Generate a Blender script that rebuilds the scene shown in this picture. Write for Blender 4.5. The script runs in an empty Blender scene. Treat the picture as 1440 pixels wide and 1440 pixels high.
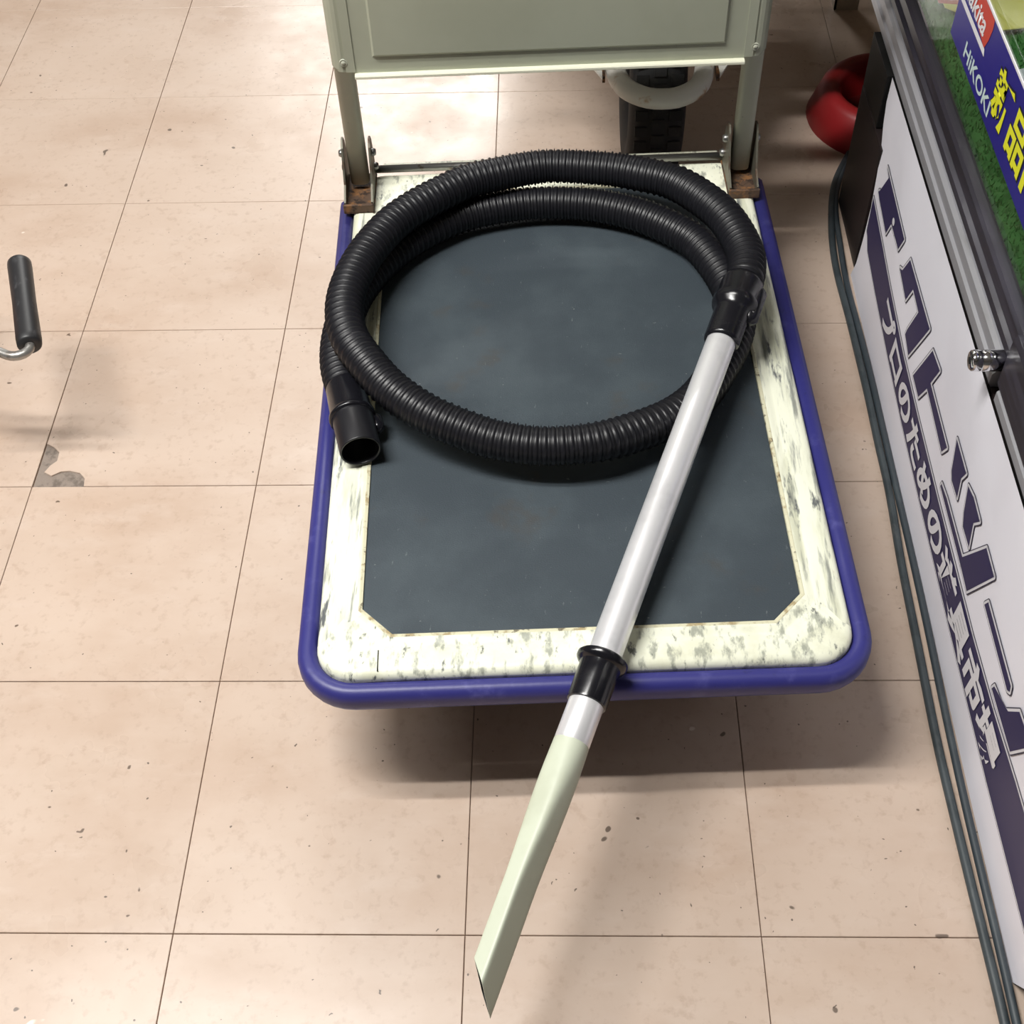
import bpy, bmesh, math, random
from mathutils import Vector, Matrix
random.seed(7)
sc = bpy.context.scene
COL = sc.collection

# ------------------------------------------------------------------ camera
cam_d = bpy.data.cameras.new('camera'); cam = bpy.data.objects.new('camera', cam_d); COL.objects.link(cam)
F_PX = 1783.509
cam_d.sensor_width = 36.0; cam_d.sensor_fit = 'HORIZONTAL'
cam_d.lens = F_PX / 1440 * 36.0
cam_d.clip_start = 0.02
CR = Vector((0.99945968, 0.01574238, -0.02885361)); CU = Vector((0.00579253, 0.77974406, 0.6260716))
CF = Vector((-0.03235429, 0.62590046, -0.77923156)); CP = Vector((0.39826039, -0.47898016, 1.29468583))
cam.matrix_world = Matrix(((CR.x, CU.x, -CF.x, CP.x), (CR.y, CU.y, -CF.y, CP.y), (CR.z, CU.z, -CF.z, CP.z), (0, 0, 0, 1)))
sc.camera = cam

# ------------------------------------------------------------------ view, world, lamps
sc.view_settings.view_transform = 'Standard'; sc.view_settings.look = 'None'
sc.view_settings.gamma = 1.0; sc.view_settings.use_curve_mapping = False
sc.view_settings.exposure = 0.0
sc.cycles.use_denoising = True
sc.cycles.max_bounces = 10; sc.cycles.transparent_max_bounces = 16
W = bpy.data.worlds.new('world'); sc.world = W; W.use_nodes = True
W.node_tree.nodes['Background'].inputs[0].default_value = (0.8, 0.86, 1.0, 1)
W.node_tree.nodes['Background'].inputs[1].default_value = 0.01
CEIL = 2.7
# (x, y, watts per tube) : twin-tube ceiling fittings, tubes along X
LAMPS = [(-0.50, 0.24, 41), (-1.85, 0.24, 9), (-0.20, 2.9, 10), (-0.38, 5.6, 66)]
for i, (lx, ly, lw) in enumerate(LAMPS):
    for dy in (-0.13, 0.13):
        ld = bpy.data.lights.new('tube_light', 'AREA'); ld.shape = 'RECTANGLE'; ld.size = 1.2; ld.size_y = 0.04
        ld.energy = lw; ld.color = (1.0, 0.985, 0.95)
        lo = bpy.data.objects.new('tube_light', ld); COL.objects.link(lo)
        lo.location = (lx, ly + dy, CEIL - 0.135)

# ------------------------------------------------------------------ helpers
def tag(o, label=None, cat=None, group=None, kind=None):
    if label: o['label'] = label
    if cat: o['category'] = cat
    if group: o['group'] = group
    if kind: o['kind'] = kind
    return o
def thing(name, label, cat, loc=(0, 0, 0), rotz=0.0, group=None):
    o = bpy.data.objects.new(name, None); COL.objects.link(o)
    o.location = loc; o.rotation_euler = (0, 0, rotz); o.empty_display_size = 0.05
    return tag(o, label, cat, group)
def obj(name, me, mats, parent=None, loc=None, smooth=False):
    o = bpy.data.objects.new(name, me); COL.objects.link(o)
    if mats is not None:
        for m in (mats if isinstance(mats, (list, tuple)) else [mats]): me.materials.append(m)
    if parent: o.parent = parent
    if loc: o.location = loc
    if smooth:
        me.polygons.foreach_set('use_smooth', [True] * len(me.polygons))
    return o
def mesh(v, f, mi=None, off=(0, 0, 0)):
    me = bpy.data.meshes.new('m')
    me.from_pydata([(a[0] - off[0], a[1] - off[1], a[2] - off[2]) for a in v], [], f)
    if mi: me.polygons.foreach_set('material_index', mi)
    me.update()
    return me
class MB:
    "collects shapes into one mesh"
    def __init__(s): s.v = []; s.f = []; s.m = []; s.mi = 0
    def add(s, v, f):
        n = len(s.v); s.v += [tuple(a) for a in v]; s.f += [tuple(i + n for i in a) for a in f]; s.m += [s.mi] * len(f); return s
    def box(s, x0, x1, y0, y1, z0, z1):
        return s.add([(x0, y0, z0), (x1, y0, z0), (x1, y1, z0), (x0, y1, z0), (x0, y0, z1), (x1, y0, z1), (x1, y1, z1), (x0, y1, z1)],
                     [(3, 2, 1, 0), (4, 5, 6, 7), (0, 1, 5, 4), (1, 2, 6, 5), (2, 3, 7, 6), (3, 0, 4, 7)])
    def loops(s, ls, close=False, cap0=False, cap1=False):
        n = len(ls[0]); v = [p for l in ls for p in l]; f = []
        m = len(ls)
        for i in range(m if close else m - 1):
            a = i * n; b = ((i + 1) % m) * n
            for j in range(n):
                k = (j + 1) % n; f.append((a + j, a + k, b + k, b + j))
        if cap0: f.append(tuple(reversed(range(n))))
        if cap1: f.append(tuple(range((m - 1) * n, m * n)))
        return s.add(v, f)
    def tube(s, pts, r, n=12, caps=True, sq=1.0):
        fr = frames(pts); ls = []
        for i, (p, t, a, b) in enumerate(fr):
            rr = r[i] if isinstance(r, (list, tuple)) else r
            pw = lambda c: math.copysign(abs(c) ** sq, c)
            ls.append([p + (a * pw(math.cos(q)) + b * pw(math.sin(q))) * rr for q in [2 * math.pi * k / n for k in range(n)]])
        return s.loops(ls, cap0=caps, cap1=caps)
    def lathe(s, prof, o, ax, n=32, close=False):
        o = Vector(o); ax = Vector(ax).normalized(); a = ax.orthogonal().normalized(); b = ax.cross(a)
        ls = [[o + ax * h + (a * math.cos(q) + b * math.sin(q)) * r for q in [2 * math.pi * k / n for k in range(n)]] for r, h in prof]
        return s.loops(ls, close=close)
    def make(s, off=(0, 0, 0)):
        return mesh(s.v, s.f, s.m if any(s.m) else None, off)
def frames(pts):
    P = [Vector(p) for p in pts]; out = []; a = None
    for i, p in enumerate(P):
        t = (P[min(i + 1, len(P) - 1)] - P[max(i - 1, 0)]).normalized()
        if a is None:
            a = Vector((0, 0, 1)).cross(t)
            a = a.normalized() if a.length > 1e-3 else Vector((1, 0, 0))
        else:
            a = (a - t * a.dot(t)).normalized()
        out.append((p, t, a, t.cross(a)))
    return out
def smooth_path(pts, step):
    P = [Vector(p) for p in pts]; dense = []
    for i in range(len(P) - 1):
        p0 = P[max(i - 1, 0)]; p1 = P[i]; p2 = P[i + 1]; p3 = P[min(i + 2, len(P) - 1)]
        for k in range(24):
            t = k / 24
            dense.append(0.5 * ((2 * p1) + (p2 - p0) * t + (2 * p0 - 5 * p1 + 4 * p2 - p3) * t * t + (3 * p1 - p0 - 3 * p2 + p3) * t ** 3))
    dense.append(P[-1])
    for _ in range(30):  # relax kinks
        dense = [dense[0]] + [(dense[i - 1] + dense[i] * 2 + dense[i + 1]) / 4 for i in range(1, len(dense) - 1)] + [dense[-1]]
    L = [0.0]
    for i in range(1, len(dense)): L.append(L[-1] + (dense[i] - dense[i - 1]).length)
    n = max(2, int(round(L[-1] / step))); out = []; j = 0
    for k in range(n + 1):
        d = L[-1] * k / n
        while j < len(L) - 2 and L[j + 1] < d: j += 1
        t = (d - L[j]) / max(1e-9, L[j + 1] - L[j]); out.append(dense[j].lerp(dense[j + 1], min(1, t)))
    return out, L[-1]
def bevel(me, w, seg=2, ang=30):
    bm = bmesh.new(); bm.from_mesh(me)
    es = [e for e in bm.edges if len(e.link_faces) == 2 and e.calc_face_angle(0) > math.radians(ang)]
    bmesh.ops.bevel(bm, geom=es, offset=w, segments=seg, affect='EDGES', profile=0.7, clamp_overlap=True)
    bm.to_mesh(me); bm.free(); return me
def sharp(me, ang=35):
    me.polygons.foreach_set('use_smooth', [True] * len(me.polygons))
    me.set_sharp_from_angle(angle=math.radians(ang)); return me

# ------------------------------------------------------------------ materials
def srgb(r, g, b):
    f = lambda c: (c / 255 / 12.92) if c <= 10 else (((c / 255) + 0.055) / 1.055) ** 2.4
    return (f(r), f(g), f(b), 1)
def M(name, col, rough=0.5, metal=0.0, layers=(), bump=None, rvar=None, spec=0.5, coat=0.0, obj_random=0.0):
    """layers: (colour, scale or (sx,sy,sz), lo, hi, detail, strength)   bump: (scale, strength, distance)"""
    m = bpy.data.materials.new(name); m.use_nodes = True; nt = m.node_tree; N = nt.nodes; L = nt.links
    b = N['Principled BSDF']; b.inputs['Roughness'].default_value = rough; b.inputs['Metallic'].default_value = metal
    b.inputs['Specular IOR Level'].default_value = spec; b.inputs['Coat Weight'].default_value = coat
    g = N.new('ShaderNodeNewGeometry')
    rgb = N.new('ShaderNodeRGB'); rgb.outputs[0].default_value = col if len(col) == 4 else (*col, 1); cur = rgb.outputs[0]
    def noise(scale, detail):
        mp = N.new('ShaderNodeMapping'); L.new(g.outputs['Position'], mp.inputs['Vector'])
        s = scale if isinstance(scale, (tuple, list)) else (scale,) * 3
        mp.inputs['Scale'].default_value = s; mp.inputs['Location'].default_value = (random.random() * 9, random.random() * 9, random.random() * 9)
        n = N.new('ShaderNodeTexNoise'); n.inputs['Scale'].default_value = 1; n.inputs['Detail'].default_value = detail
        n.inputs['Roughness'].default_value = 0.6
        L.new(mp.outputs[0], n.inputs['Vector']); return n.outputs['Fac']
    if obj_random:
        oi = N.new('ShaderNodeObjectInfo'); hs = N.new('ShaderNodeHueSaturation')
        mr = N.new('ShaderNodeMapRange'); mr.inputs[3].default_value = 1 - obj_random; mr.inputs[4].default_value = 1 + obj_random
        L.new(oi.outputs['Random'], mr.inputs[0]); L.new(mr.outputs[0], hs.inputs['Value']); L.new(cur, hs.inputs['Color']); cur = hs.outputs[0]
    for (c, scale, lo, hi, detail, st) in layers:
        mr = N.new('ShaderNodeMapRange'); mr.inputs[1].default_value = lo; mr.inputs[2].default_value = hi; mr.inputs[4].default_value = st
        mr.interpolation_type = 'SMOOTHSTEP'
        L.new(noise(scale, detail), mr.inputs[0])
        mx = N.new('ShaderNodeMix'); mx.data_type = 'RGBA'; L.new(mr.outputs[0], mx.inputs[0]); L.new(cur, mx.inputs[6])
        mx.inputs[7].default_value = c if len(c) == 4 else (*c, 1); cur = mx.outputs[2]
    L.new(cur, b.inputs['Base Color'])
    if rvar:
        mr = N.new('ShaderNodeMapRange'); mr.inputs[1].default_value = 0.3; mr.inputs[2].default_value = 0.7
        mr.inputs[3].default_value = rvar[1]; mr.inputs[4].default_value = rvar[2]
        L.new(noise(rvar[0], 4), mr.inputs[0]); L.new(mr.outputs[0], b.inputs['Roughness'])
    if bump:
        bp = N.new('ShaderNodeBump'); bp.inputs['Strength'].default_value = bump[1]; bp.inputs['Distance'].default_value = bump[2]
        L.new(noise(bump[0], 3), bp.inputs['Height']); L.new(bp.outputs[0], b.inputs['Normal'])
    return m
def glass_mat(name):
    m = bpy.data.materials.new(name); m.use_nodes = True; nt = m.node_tree; N = nt.nodes; L = nt.links
    for n in list(N): N.remove(n)
    out = N.new('ShaderNodeOutputMaterial'); mx = N.new('ShaderNodeMixShader'); tr = N.new('ShaderNodeBsdfTransparent')
    gl = N.new('ShaderNodeBsdfGlossy'); gl.inputs['Roughness'].default_value = 0.03; fr = N.new('ShaderNodeFresnel'); fr.inputs[0].default_value = 1.45
    tr.inputs[0].default_value = (0.95, 0.97, 0.96, 1)
    N.remove(fr); lw = N.new('ShaderNodeLayerWeight'); pw = N.new('ShaderNodeMath'); pw.operation = 'POWER'; pw.inputs[1].default_value = 5
    ma = N.new('ShaderNodeMath'); ma.operation = 'MULTIPLY_ADD'; ma.inputs[1].default_value = 0.92; ma.inputs[2].default_value = 0.04; ma.use_clamp = True
    L.new(lw.outputs['Facing'], pw.inputs[0]); L.new(pw.outputs[0], ma.inputs[0]); L.new(ma.outputs[0], mx.inputs[0])
    L.new(tr.outputs[0], mx.inputs[1]); L.new(gl.outputs[0], mx.inputs[2]); L.new(mx.outputs[0], out.inputs[0])
    return m
def emit_mat(name, col, st):
    m = bpy.data.materials.new(name); m.use_nodes = True; b = m.node_tree.nodes['Principled BSDF']
    b.inputs['Base Color'].default_value = (*col, 1); b.inputs['Emission Color'].default_value = (*col, 1); b.inputs['Emission Strength'].default_value = st
    return m

tile_m = M('vinyl_tile', srgb(199, 179, 163), 0.3, layers=[
    (srgb(178, 151, 130), (3, 5, 1), 0.42, 0.7, 6, 0.55),
    (srgb(204, 186, 172), (14, 30, 1), 0.5, 0.75, 5, 0.5),
    (srgb(176, 152, 134), 90, 0.52, 0.75, 3, 0.5),
    (srgb(128, 106, 90), (9, 13, 1), 0.66, 0.84, 8, 0.28),
    (srgb(84, 66, 54), (50, 62, 1), 0.75, 0.785, 2, 0.85),
    (srgb(74, 60, 50), 26, 0.755, 0.775, 2, 0.8),
    (srgb(236, 226, 214), (22, 34, 1), 0.765, 0.79, 2, 0.7),
    (srgb(66, 54, 46), 150, 0.775, 0.80, 1, 0.8)],
    rvar=((8, 8, 1), 0.24, 0.42), bump=(5, 0.08, 0.01), obj_random=0.012)
grout_m = M('tile_joint', srgb(138, 114, 97), 0.9)
cement_m = M('bare_cement', srgb(138, 126, 116), 0.85, layers=[(srgb(100, 90, 82), 60, 0.5, 0.65, 4, 0.8)], bump=(120, 0.4, 0.003))
plaster_m = M('painted_wall', (0.12, 0.12, 0.12), 0.8)
ceil_m = M('ceiling_board', (0.25, 0.26, 0.28), 0.9)
fit_m = M('lamp_housing', (0.8, 0.8, 0.8), 0.4)
tube_m = emit_mat('lamp_tube', (1, 0.98, 0.94), 6)
cream_m = M('cream_paint_worn', srgb(240, 242, 222), 0.42, layers=[
    (srgb(206, 206, 178), 18, 0.45, 0.7, 5, 0.6),
    (srgb(128, 132, 122), (110, 44, 60), 0.50, 0.68, 8, 0.75),
    (srgb(62, 68, 74), (120, 60, 60), 0.60, 0.70, 9, 0.85),
    (srgb(84, 90, 92), (14, 20, 20), 0.62, 0.74, 9, 0.6),
    (srgb(150, 112, 60), 25, 0.69, 0.78, 5, 0.8)], bump=(90, 0.15, 0.002))
cream_side_m = M('cream_paint_streaked', srgb(240, 242, 222), 0.42, layers=[
    (srgb(200, 202, 176), (60, 8, 30), 0.45, 0.65, 5, 0.7),
    (srgb(110, 114, 112), (90, 9, 40), 0.50, 0.64, 6, 0.8),
    (srgb(58, 64, 76), (70, 14, 40), 0.58, 0.67, 7, 0.9),
    (srgb(165, 125, 70), (30, 14, 20), 0.66, 0.76, 5, 0.7)], bump=(90, 0.15, 0.002))
panel_m = M('cream_panel_shaded', srgb(174, 178, 160), 0.5, layers=[
    (srgb(160, 163, 144), 6, 0.4, 0.7, 4, 0.5), (srgb(110, 96, 80), 40, 0.72, 0.78, 4, 0.6)], bump=(30, 0.06, 0.003))  # same cream paint as the hem, darkened for shade on the upright faces
post_m = M('cream_paint_tube', srgb(192, 195, 178), 0.45, layers=[(srgb(96, 84, 70), 60, 0.7, 0.76, 3, 0.7), (srgb(158, 116, 54), (40, 40, 25), 0.68, 0.78, 4, 0.5)])
under_m = M('darkened_underside', (0.05, 0.045, 0.04), 0.8)  # dark colour put on the underside to deepen the shadow below the deck
hem_m = M('cream_paint_clean', srgb(236, 236, 214), 0.4)
blue_m = M('blue_vinyl_bumper', srgb(50, 50, 120), 0.42, layers=[(srgb(96, 96, 160), 30, 0.55, 0.75, 5, 0.5), (srgb(34, 34, 80), 50, 0.62, 0.75, 4, 0.6)], bump=(80, 0.1, 0.002))
mat_m = M('dark_rubber_mat', srgb(58, 67, 74), 0.62, spec=0.35, layers=[
    (srgb(76, 86, 92), 8, 0.4, 0.7, 6, 0.6), (srgb(70, 66, 62), 14, 0.6, 0.75, 4, 0.5),
    (srgb(130, 138, 138), (260, 60, 50), 0.665, 0.74, 5, 0.5), (srgb(150, 156, 152), (90, 200, 50), 0.70, 0.75, 6, 0.7)], bump=((500, 900, 1), 0.35, 0.0015))
grime_m = M('yellowed_edge', srgb(214, 211, 182), 0.6, layers=[(srgb(158, 136, 92), 60, 0.5, 0.65, 5, 0.8), (srgb(90, 80, 62), 110, 0.6, 0.68, 3, 0.8)])
rust_m = M('rusty_steel', srgb(92, 72, 58), 0.7, 0.2, layers=[(srgb(150, 104, 60), 60, 0.5, 0.65, 5, 0.7), (srgb(45, 36, 32), 80, 0.5, 0.62, 4, 0.9)], bump=(200, 0.3, 0.001))
zinc_m = M('zinc_steel', srgb(150, 150, 148), 0.35, 0.85, layers=[(srgb(96, 76, 60), 50, 0.6, 0.7, 5, 0.7)])
dark_steel_m = M('dark_bracket_steel', srgb(110, 108, 96), 0.5, 0.5, layers=[(srgb(96, 66, 50), 50, 0.5, 0.65, 5, 0.7)])
wheel_rubber_m = M('caster_rubber', (0.02, 0.02, 0.022), 0.6)
hose_m = M('black_hose_plastic', (0.010, 0.010, 0.013), 0.40, spec=0.42, layers=[((0.022, 0.022, 0.027), 60, 0.55, 0.75, 4, 0.6)])
gloss_black_m = M('glossy_black_plastic', (0.009, 0.009, 0.012), 0.16, rvar=(30, 0.12, 0.3))
satin_black_m = M('satin_black_plastic', (0.012, 0.012, 0.015), 0.36)
hole_m = M('inner_black', (0.004, 0.004, 0.004), 0.8)
alu_m = M('satin_aluminium', (0.95, 0.95, 0.97), 0.33, 0.5, layers=[((0.70, 0.70, 0.72), (20, 20, 20), 0.5, 0.7, 3, 0.4)])
ivory_m = M('ivory_plastic', srgb(204, 210, 190), 0.45, layers=[(srgb(186, 190, 168), 14, 0.5, 0.75, 4, 0.5), (srgb(92, 92, 72), 40, 0.72, 0.78, 3, 0.7)])
cab_m = M('black_cabinet', srgb(34, 32, 32), 0.5, spec=0.25, layers=[(srgb(46, 33, 33), 5, 0.45, 0.7, 3, 0.6)])
cab2_m = M('black_cabinet_band', srgb(28, 28, 28), 0.45, spec=0.25)
rail_m = M('dull_aluminium_rail', srgb(176, 176, 182), 0.32, 0.4, layers=[(srgb(136, 135, 136), (40, 6, 40), 0.5, 0.7, 4, 0.6)])
frame_m = M('black_showcase_frame', srgb(44, 42, 50), 0.28, layers=[(srgb(70, 68, 80), (30, 4, 60), 0.5, 0.65, 3, 0.5)])
glass_m = glass_mat('showcase_glass')
turf_m = M('green_turf', srgb(70, 128, 62), 0.8, layers=[(srgb(52, 104, 48), 60, 0.45, 0.65, 3, 0.7), (srgb(96, 150, 84), 25, 0.55, 0.7, 4, 0.5)])
banner_m = M('white_vinyl_sheet', srgb(238, 236, 244), 0.5, layers=[(srgb(226, 222, 230), 3, 0.45, 0.7, 3, 0.6)], bump=((3, 5, 4), 0.25, 0.012))
navy_m = M('navy_print', srgb(50, 46, 84), 0.42)
line_m = M('dark_outline_print', srgb(58, 55, 76), 0.45)
white_m = M('white_print', srgb(222, 220, 224), 0.45)
strip_m = M('blue_sign_print', srgb(38, 34, 124), 0.3)
yellow_m = M('yellow_print', srgb(222, 222, 44), 0.4)
red_m = M('red_print', srgb(192, 62, 48), 0.4)
tool_m = M('tool_black_housing', (0.018, 0.018, 0.017), 0.4)
tool2_m = M('tool_dark_grey', (0.05, 0.055, 0.055), 0.45)
chrome_m = M('chrome_plate', (0.85, 0.85, 0.87), 0.12, 1.0)
card_y_m = M('yellow_card', srgb(208, 206, 96), 0.6)
card_r_m = M('orange_card_print', srgb(190, 92, 62), 0.6)
card_w_m = M('pale_card', srgb(205, 212, 216), 0.6)
cable_m = M('grey_cable_sheath', srgb(60, 68, 72), 0.5, layers=[(srgb(44, 52, 56), (30, 30, 30), 0.45, 0.65, 4, 0.7), (srgb(84, 88, 88), (60, 20, 20), 0.6, 0.7, 4, 0.5)])
cable2_m = M('dark_grey_cable_sheath', srgb(52, 60, 66), 0.5, layers=[(srgb(72, 80, 84), (30, 12, 30), 0.5, 0.65, 4, 0.6)])
red_plastic_m = M('red_plastic', srgb(140, 24, 28), 0.45)
tyre_m = M('tyre_rubber', (0.016, 0.016, 0.017), 0.7, layers=[((0.04, 0.036, 0.03), 50, 0.55, 0.7, 4, 0.6)])
guard_m = M('white_painted_tube', srgb(224, 222, 214), 0.42, layers=[(srgb(170, 126, 70), (14, 30, 14), 0.60, 0.70, 5, 0.9)])
tray_m = M('barrow_tray_steel', srgb(120, 118, 110), 0.6)
grip_m = M('worn_black_grip', (0.02, 0.02, 0.022), 0.45, layers=[((0.07, 0.07, 0.075), (60, 25, 60), 0.52, 0.68, 5, 0.8)])
rod_m = M('dull_steel_rod', srgb(168, 166, 162), 0.35, 0.7, layers=[(srgb(110, 100, 92), 70, 0.5, 0.65, 4, 0.6)])
olive_m = M('olive_paint', srgb(150, 140, 70), 0.5)
orange_m = M('orange_paint', srgb(206, 120, 60), 0.5)
rack_m = M('pale_rack_steel', srgb(190, 180, 162), 0.5)

# ------------------------------------------------------------------ floor, walls, ceiling
T = 0.3048
X0, X1, Y0, Y1 = -3.7, 4.0, -3.05, 7.3
fl = obj('floor', MB().box(X0, X1, Y0, Y1, -0.12, -0.0035).make(), grout_m); tag(fl, kind='structure')
def tile_mesh(poly, b=0.0006):
    n = len(poly); c = Vector((sum(p[0] for p in poly) / n, sum(p[1] for p in poly) / n))
    v = [(x, y, -0.0034) for x, y in poly] + [(x, y, -b) for x, y in poly]
    ins = []
    for x, y in poly:
        d = (c - Vector((x, y))); d = d.normalized() * b * 1.3 if d.length else d
        ins.append((x + d.x, y + d.y, 0.0))
    v += ins
    f = []
    for k in (0, n):
        for i in range(n): j = (i + 1) % n; f.append((k + i, k + j, k + n + j, k + n + i))
    f.append(tuple(range(2 * n, 3 * n)))
    return mesh(v, f)
h = T / 2 - 0.00045
tm = tile_mesh([(-h, -h), (h, -h), (h, h), (-h, h)]); tm.materials.append(tile_m)
CHIP = [(-0.2343, 0.6108), (-0.2362, 0.6234), (-0.2454, 0.6336), (-0.26, 0.6375), (-0.2715, 0.6364), (-0.2834, 0.6288), (-0.2948, 0.6353),
        (-0.2898, 0.6468), (-0.2821, 0.6557), (-0.2829, 0.6714), (-0.2922, 0.6806), (-0.3038, 0.6874)]
for i in range(-5, 6):
    for j in range(-4, 9):
        cx, cy = (i + 0.5) * T, (j + 0.5) * T
        if (i, j) == (-1, 2):
            pts = [(x - cx, y - cy) for x, y in CHIP]
            poly = [(-0.0815, -h)] + [(max(x, -h), max(y, -h)) for x, y in pts] + [(-h, h), (h, h), (h, -h)]
            poly = [(pts[0][0], -h)] + [(max(x, -h), max(y, -h)) for x, y in pts[1:]] + [(-h, h), (h, h), (h, -h)]
            me = tile_mesh(poly); t = obj('tile', me, tile_m, fl, (cx, cy, 0))
            tag(t, 'floor tile with a broken corner baring grey cement')
        else:
            t = obj('tile', tm, None, fl, (cx, cy, 0))
# cement bed showing through the broken corner
obj('cement_bed', MB().box(-0.3040, -0.232, 0.6105, 0.69, -0.0034, -0.0022).make(), cement_m, fl)
# rest of the floor beyond the tiles that can be told apart
r_ = MB(); r_.box(X0, -5 * T, Y0, Y1, -0.0034, 0); r_.box(6 * T, X1, Y0, Y1, -0.0034, 0); r_.box(-5 * T, 6 * T, 9 * T, Y1, -0.0034, 0); r_.box(-5 * T, 6 * T, Y0, -4 * T, -0.0034, 0)
tag(obj('outer_flooring', r_.make(), tile_m, fl), kind='stuff')
for nm, bx in (('wall_left', (X0 - 0.1, X0, Y0, Y1)), ('wall_right', (X1, X1 + 0.1, Y0, Y1)), ('wall_back', (X0, X1, Y1, Y1 + 0.1)), ('wall_front', (X0, X1, Y0 - 0.1, Y0))):
    tag(obj(nm, MB().box(*bx, -0.12, CEIL).make(), plaster_m), kind='structure')
tag(obj('ceiling', MB().box(X0, X1, Y0, Y1, CEIL, CEIL + 0.1).make(), ceil_m), kind='structure')
WHERE = ['above the trolley', 'over the aisle to the left', 'behind the trolley handle', 'at the far end of the shop']
for (lx, ly, lw), wh in zip(LAMPS, WHERE):
    t = thing('ceiling_lamp', 'white twin-tube ceiling lamp ' + wh, 'lamp', (lx, ly, CEIL), group='twin-tube ceiling lamps')
    obj('housing', bevel(MB().box(-0.63, 0.63, -0.18, 0.18, -0.05, 0).make(), 0.008), fit_m, t)
    for dy in (-0.13, 0.13):
        obj('fluorescent_tube', MB().tube([(-0.6, dy, -0.085), (0.6, dy, -0.085)], 0.013, 12).make(), tube_m, t, smooth=True)
        for sx in (-1, 1):
            obj('lamp_holder', MB().box(sx * 0.61 - 0.012, sx * 0.61 + 0.012, dy - 0.014, dy + 0.014, -0.1, -0.048).make(), fit_m, t)

# ------------------------------------------------------------------ platform trolley
PHI = math.radians(2.3)
dolly = thing('platform_trolley', 'cream folding platform trolley with blue bumper and dark rubber deck mat', 'trolley', (0.135, 0.165, 0), PHI)
DW, DL = 0.594, 0.872
def rrect(x0, x1, y0, y1, r, z, n=8, chamfer=False):
    out = []
    for cx, cy, a0 in ((x1 - r, y0 + r, -90), (x1 - r, y1 - r, 0), (x0 + r, y1 - r, 90), (x0 + r, y0 + r, 180)):
        for k in range(n + 1):
            a = math.radians(a0 + 90 * k / n)
            if chamfer:
                a1, a2 = math.radians(a0), math.radians(a0 + 90); t = k / n
                out.append((cx + r * (math.cos(a1) * (1 - t) + math.cos(a2) * t), cy + r * (math.sin(a1) * (1 - t) + math.sin(a2) * t), z))
            else: out.append((cx + r * math.cos(a), cy + r * math.sin(a), z))
    return out
def ins(d, z, r): return rrect(d, DW - d, d, DL - d, r, z)
MX0, MX1, MY0, MY1 = 0.066, 0.527, 0.070, 0.802
def octo(d, z): return rrect(MX0 - d, MX1 + d, MY0 - d, MY1 + d, 0.033 + 0.4 * d, z, chamfer=True)
dk = MB()
dk.loops([ins(0.06, 0.168, 0.03), ins(0.0215, 0.168, 0.04), ins(0.0215, 0.191, 0.04), ins(0.0225, 0.1955, 0.039), ins(0.026, 0.1988, 0.037), ins(0.031, 0.2, 0.034),
          octo(0.018, 0.2), octo(0.0145, 0.1982), octo(0.0115, 0.1982), octo(0.008, 0.2), octo(0.003, 0.2)], cap0=True)
deck_me = dk.make()
deck = obj('deck', deck_me, [cream_m, cream_side_m, under_m], dolly); sharp(deck_me, 40)
for pz in deck_me.polygons:
    c = pz.center
    if c.z < 0.17: pz.material_index = 2
    elif 0.09 < c.y < 0.78 and (c.x < 0.066 or c.x > 0.527): pz.material_index = 1
ob = obj('mat_edge', MB().loops([octo(0.003, 0.2), octo(0.002, 0.2003), octo(-0.001, 0.1995), octo(-0.0015, 0.1955)]).make(), grime_m, dolly)
obj('rubber_mat', MB().loops([octo(-0.0015, 0.194), octo(-0.0015, 0.1972), octo(-0.003, 0.1976)], cap0=True, cap1=True).make(), mat_m, dolly)
bp = [(0.021, 0.167), (0.007, 0.165), (0.002, 0.167), (0.0, 0.173), (0.0, 0.184), (0.002, 0.190), (0.007, 0.194), (0.013, 0.1945), (0.018, 0.1925), (0.021, 0.188)]
def bump_line(d, z):
    r = 0.062 - d; full = rrect(d, DW - d, d, DL - d, r, z); n = 9
    return [(d, 0.80, z)] + full[3 * n:] + full[:n] + [(DW - d, 0.815, z)]
bl = [bump_line(d, z) for d, z in bp]; nst = len(bl[0])
bm_v = MB(); bm_v.loops([[bl[k][i] for k in range(len(bp))] for i in range(nst)], cap0=True, cap1=True)
obj('bumper', bm_v.make(), blue_m, dolly, smooth=True)
# weld scratch line near the front left corner of the rim
for k, (bx, by) in enumerate(((0.125, 0.175), (0.47, 0.175), (0.125, 0.72), (0.47, 0.72))):
    c = obj('caster', bevel(MB().box(bx - 0.045, bx + 0.045, by - 0.04, by + 0.04, 0.160, 0.168).box(bx - 0.024, bx - 0.020, by - 0.03, by + 0.025, 0.05, 0.162)
            .box(bx + 0.020, bx + 0.024, by - 0.03, by + 0.025, 0.05, 0.162).make(), 0.001, 1), zinc_m, dolly)
    wy = by - 0.005
    obj('wheel', MB().lathe([(0.012, -0.017), (0.052, -0.017), (0.062, -0.012), (0.063, 0), (0.062, 0.012), (0.052, 0.017), (0.012, 0.017)], (bx, wy, 0.063), (1, 0, 0), 28, close=True).make(), wheel_rubber_m, c, smooth=True)
    obj('axle', MB().tube([(bx - 0.028, wy, 0.063), (bx + 0.028, wy, 0.063)], 0.012, 12).make(), zinc_m, c)
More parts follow.
